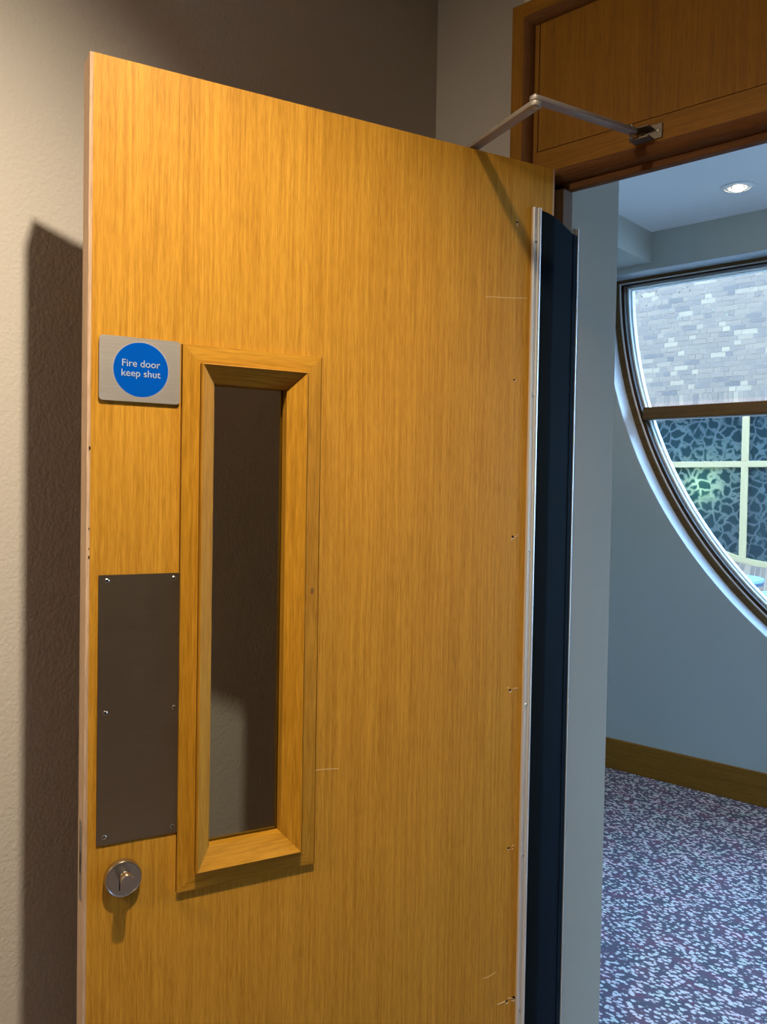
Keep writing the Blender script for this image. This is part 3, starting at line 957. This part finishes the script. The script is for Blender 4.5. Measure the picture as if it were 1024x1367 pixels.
downlight('downlight', -0.36, -3.1, HALL_Z, 0.045, 'added unseen corridor downlight behind the camera, tilted to light the door head', HALL_POWER_FILL, 80, 0.03, 1.0, (math.radians(55), 0))  # unseen lamp added behind the camera, tilted to fill the door head
downlight('downlight', 3.4, -1.05, HALL_Z, 0.045, 'added unseen corridor downlight far right, for a glow in the push plate', 60.0, 74, 0.03, 1.0)  # added out of view so that its floor pool glows in the push plate
downlight('downlight', -0.551, 2.363, ZR, 0.072, 'small lit downlight in the pale ceiling near the window', ROOM_POWER, 120, 0.02, 1.0, (0.12, 0.1))
downlight('downlight', 1.45, 2.363, ZR, 0.072, 'added unseen downlight in the pale ceiling, warm fill for the room', ROOM_POWER, 120, 0.02, 1.0)  # added out of view as warm fill for the window wall

# ------------------------------------------------------------------ courtyard and the building across it
box('ground', 3.72, 18, -6, YF + 0.3, -0.2, -0.1, M['paving'], kind='structure', label='paving outside the glazed doors', cat='paving')
box('wall_outer', 14, 14.3, -6, YF + 0.3, -0.1, 2.9, M['mortar'], kind='structure', label='unseen wall added outside the glazed doors to cut low sky', cat='wall')  # added out of view to block low sky from the glazed doors
box('ground', -16, 10, YF + 0.30, 16, -0.2, -0.1, M['paving'], kind='structure', label='pale paving of the courtyard outside the window', cat='paving')
box('wall_outer', -16, -2.1, YF, YF + 0.3, -0.1, 11.0, M['mortar'], kind='structure', label='unseen outer wall left of the round window, raised to shade the courtyard', cat='wall')  # outer walls out of view, made tall to cut sky on the brick opposite
box('wall_outer', 3.72, 10, YF, YF + 0.3, -0.1, 11.0, M['mortar'], kind='structure', label='unseen outer wall right of the round window, raised to shade the courtyard', cat='wall')
box('added_eave_1', -16, 10, YF + 0.3, YF + 1.55, 3.02, 3.17, M['mortar'], kind='structure', label='unseen eave added over the round window to cut off high sky', cat='eave')  # added out of view to keep high sky off the floor near the window
box('wall_outer', -16, 10, YF, YF + 0.3, ZR + 0.1, 11.0, M['mortar'], kind='structure', label='unseen outer wall above the round window, raised to shade the courtyard', cat='wall')
YB = 11.3
bd = empty('brick_building', (-3.3, YB, -0.1), cat='building', label='pale brick building with a round window across the courtyard')
BX, BZ = -3.3, -0.1
WB = (-3.20 - BX, 2.77 - BZ)      # centre of its round window
def bld3(a, b, d):
    return (a, d, b)
BTOP = 2.765 - BZ
bm = bmesh.new()
bm_extrude(bm, [(-12, 0), (10, 0), (10, 5.3), (-12, 5.3)], [arc_loop(2.350, BTOP, 80, WB)], bld3, 0.004, 0.35)
obj_from_bm('wall', bm, M['mortar'], parent=bd)
def inside_opening(x, z, r):
    return z < BTOP + 0.004 and (x - WB[0]) ** 2 + (z - WB[1]) ** 2 < r * r
def bring(name, ro, to, ri, ti, d0, d1, mat, **kw):
    bm = bmesh.new()
    bm_extrude(bm, arc_loop(ro, to, 80, WB), [arc_loop(ri, ti, 80, WB)], bld3, d0, d1)
    return obj_from_bm(name, bm, mat, parent=bd, **kw)
wf = bring('window_frame', 2.350, BTOP, 2.268, BTOP - 0.07, 0.0, 0.09, M['cream'], label='cream frame of the round window across the courtyard')
tz0, tz1 = 1.870 - BZ, 1.960 - BZ
bm = bmesh.new(); bm_box(bm, WB[0] - 2.05, WB[0] + 2.05, 0.012, 0.075, tz0, tz1, 0.004)
obj_from_bm('glazing_bar', bm, M['cream'], parent=wf)
mus = [(-3.749 - BX, -3.653 - BX), (-2.747 - BX, -2.651 - BX)]
for a, b in mus:
    xm = max(abs(a - WB[0]), abs(b - WB[0]))
    zb = WB[1] - math.sqrt(2.285 ** 2 - xm ** 2)
    bm = bmesh.new()
    bm_box(bm, a, b, 0.010, 0.075, zb, tz0 + 0.002, 0.004); bm_box(bm, a, b, 0.010, 0.075, tz1 - 0.002, BTOP - 0.06, 0.004)
    obj_from_bm('mullion', bm, M['cream'], parent=wf)
# six panes carrying the printed leaf film
lp = arc_loop(2.29, BTOP - 0.06, 200, WB)
def clip(poly, k, lim, keep_less):
    res = []
    n = len(poly)
    for i in range(n):
        p, q = poly[i], poly[(i + 1) % n]
        ip = (p[k] <= lim) == keep_less; iq = (q[k] <= lim) == keep_less
        if ip: res.append(p)
        if ip != iq:
            t = (lim - p[k]) / (q[k] - p[k])
            res.append((p[0] + t * (q[0] - p[0]), p[1] + t * (q[1] - p[1])))
    return res
cx = [-9, (mus[0][0] + mus[0][1]) / 2, (mus[1][0] + mus[1][1]) / 2, 9]
zm = (tz0 + tz1) / 2
for i in range(3):
    for top in (True, False):
        pl = clip(clip(lp, 0, cx[i], False), 0, cx[i + 1], True)
        pl = clip(pl, 1, zm, not top)
        bm = bmesh.new(); bm_extrude(bm, pl, [], bld3, 0.050, 0.056)
        obj_from_bm('pane', bm, M['film'], parent=wf, label='blue window pane printed with pale leaf outlines')
box('interior', WB[0] - 2.7, WB[0] + 2.7, 0.80, 0.84, 0.2, 3.2, M['dark_room'], parent=bd)
# a lamp stands close behind the film and glows through it
bm = bmesh.new()
GLX, GLZ = -4.338 - BX, 1.590 - BZ
b2 = bmesh.new(); bmesh.ops.create_uvsphere(b2, u_segments=16, v_segments=10, radius=0.11)
bmesh.ops.translate(b2, vec=(GLX, 0.34, GLZ), verts=b2.verts); merge(bm, b2)
obj_from_bm('inside_lamp', bm, emit('inside_lamp_glow', (0.90, 1.0, 0.74), 110.0), parent=bd, smooth=True, label='greenish lamp glowing behind the leaf film')

# bricks: the ones the window shows largest are single objects, the rest one mass
bmesh_cache = {}
def brick_mesh(w, h):
    k = (round(w, 4), round(h, 4))
    if k not in bmesh_cache:
        bm = bmesh.new()
        bm_box(bm, -w / 2, w / 2, 0.0, 0.10, -h / 2, h / 2)
        me = bpy.data.meshes.new('brick')
        bm.to_mesh(me); bm.free()
        me.materials.append(M['brick'])
        bmesh_cache[k] = me
    return bmesh_cache[k]
COURSE = 0.0745
SOLD0, SOLD1 = BTOP + 0.010, 2.978 - BZ
cands = []
mass = []
br = random.Random(9)
def put(x, z, w, h):
    # x, z centre in the building's own axes
    wx, wz = x + BX, z + BZ
    seen = (-5.42 < wx < -3.30) and (2.84 < wz < 5.0) and not (wx + 5.42 < (4.2 - wz) * 0.22) and wz < 4.52 + (wx + 5.3) * 0.20
    (cands if seen else mass).append((x, z, w, h))
z = SOLD1 + 0.010 + 0.0325
row = 0
while z < 5.25:
    x = -11.9 + (row % 2) * 0.16875 - br.choice((0, 0.1125, 0.225))
    k = 0
    while x < 9.9:
        st = (k % 2 == 0) != (br.random() < 0.14)
        w = 0.215 if st else 0.1025
        put(x + w / 2, z, w, 0.065)
        x += w + 0.010
        k += 1
    z += COURSE; row += 1
z = SOLD0 - 0.010 - 0.0325
while z > 0.03:
    x = -11.9 + (row % 3) * 0.075
    while x < 9.9:
        w = 0.215 if br.random() < 0.55 else 0.1025
        c = (x + w / 2, z)
        if (c[0] - WB[0]) ** 2 + (z - WB[1]) ** 2 > 2.74 ** 2:
            put(c[0], z, w, 0.065)
        x += w + 0.010
    z -= COURSE; row += 1
x = -11.9
while x < 9.9:
    put(x + 0.0325, (SOLD0 + SOLD1) / 2, 0.065, SOLD1 - SOLD0)
    x += 0.075
random.Random(1).shuffle(cands)
cands.sort(key=lambda c: -c[2] * c[3] + 0.00001 * abs(c[0]))
singles, rest = cands[:260], cands[260:]
mass += rest
for x, z, w, h in singles:
    o = bpy.data.objects.new('brick', brick_mesh(w, h))
    o.location = (x, br.uniform(-0.002, 0.001), z)
    COL.objects.link(o)
    o.parent = bd
# voussoirs standing round the lower half of the window
for i in range(100):
    a = PI + (i + 0.5) * PI / 100
    c, s = math.cos(a), math.sin(a)
    if 0.2 < i / 100 < 0.75:
        o = bpy.data.objects.new('brick', brick_mesh(0.065, 0.330))
        o.location = (WB[0] + 2.525 * c, br.uniform(0.0, 0.004), WB[1] + 2.525 * s)
        o.rotation_euler = (0, -(a + PI / 2), 0)
        COL.objects.link(o); o.parent = bd
verts, faces = [], []
for x, z, w, h in mass:
    n = len(verts)
    for dx, dy, dz in ((-1, 0, -1), (1, 0, -1), (1, 0, 1), (-1, 0, 1), (-1, 1, -1), (1, 1, -1), (1, 1, 1), (-1, 1, 1)):
        verts.append((x + dx * w / 2, dy * 0.05, z + dz * h / 2))
    faces += [(n, n + 1, n + 2, n + 3), (n + 1, n + 5, n + 6, n + 2), (n + 4, n, n + 3, n + 7), (n + 3, n + 2, n + 6, n + 7), (n + 4, n + 5, n + 1, n)]
me = bpy.data.meshes.new('brickwork'); me.from_pydata(verts, [], faces); me.materials.append(M['brick_mass'])
o = bpy.data.objects.new('brickwork', me); COL.objects.link(o)
finish(o, parent=bd, kind='stuff')

def round_table(x, y, ztop, r, label, top, side):
    t = empty('round_table', (x, y, -0.1), cat='table', label=label, group='round tables in the courtyard')
    h = ztop + 0.1
    bm = bmesh.new(); bm_lathe(bm, [(r - 0.01, h - 0.030), (r, h - 0.026), (r, h - 0.003), (r - 0.003, h)], (0, 0, 0), 'z', 48)
    obj_from_bm('tabletop', bm, [top], parent=t, smooth=True)
    bm = bmesh.new(); bm_lathe(bm, [(r - 0.004, h - 0.055), (r - 0.002, h - 0.028), (r - 0.02, h - 0.028)], (0, 0, 0), 'z', 48)
    obj_from_bm('edge_band', bm, [side], parent=t, smooth=True)
    bm = bmesh.new(); bm_lathe(bm, [(0.035, 0.02), (0.035, h - 0.04)], (0, 0, 0), 'z', 16)
    obj_from_bm('post', bm, side, parent=t, smooth=True)
    bm = bmesh.new(); bm_lathe(bm, [(r * 0.55, 0.0), (r * 0.55, 0.015), (0.04, 0.03)], (0, 0, 0), 'z', 32)
    obj_from_bm('base', bm, side, parent=t, smooth=True)
round_table(-2.09, 6.03, 0.74, 0.45, 'pale blue round table seen through the lower pane', M['tabletop'], M['dark_metal'])
round_table(-0.95, 5.05, 0.74, 0.42, 'dark edged round table nearest the window glass', M['tabletop'], M['dark_metal'])
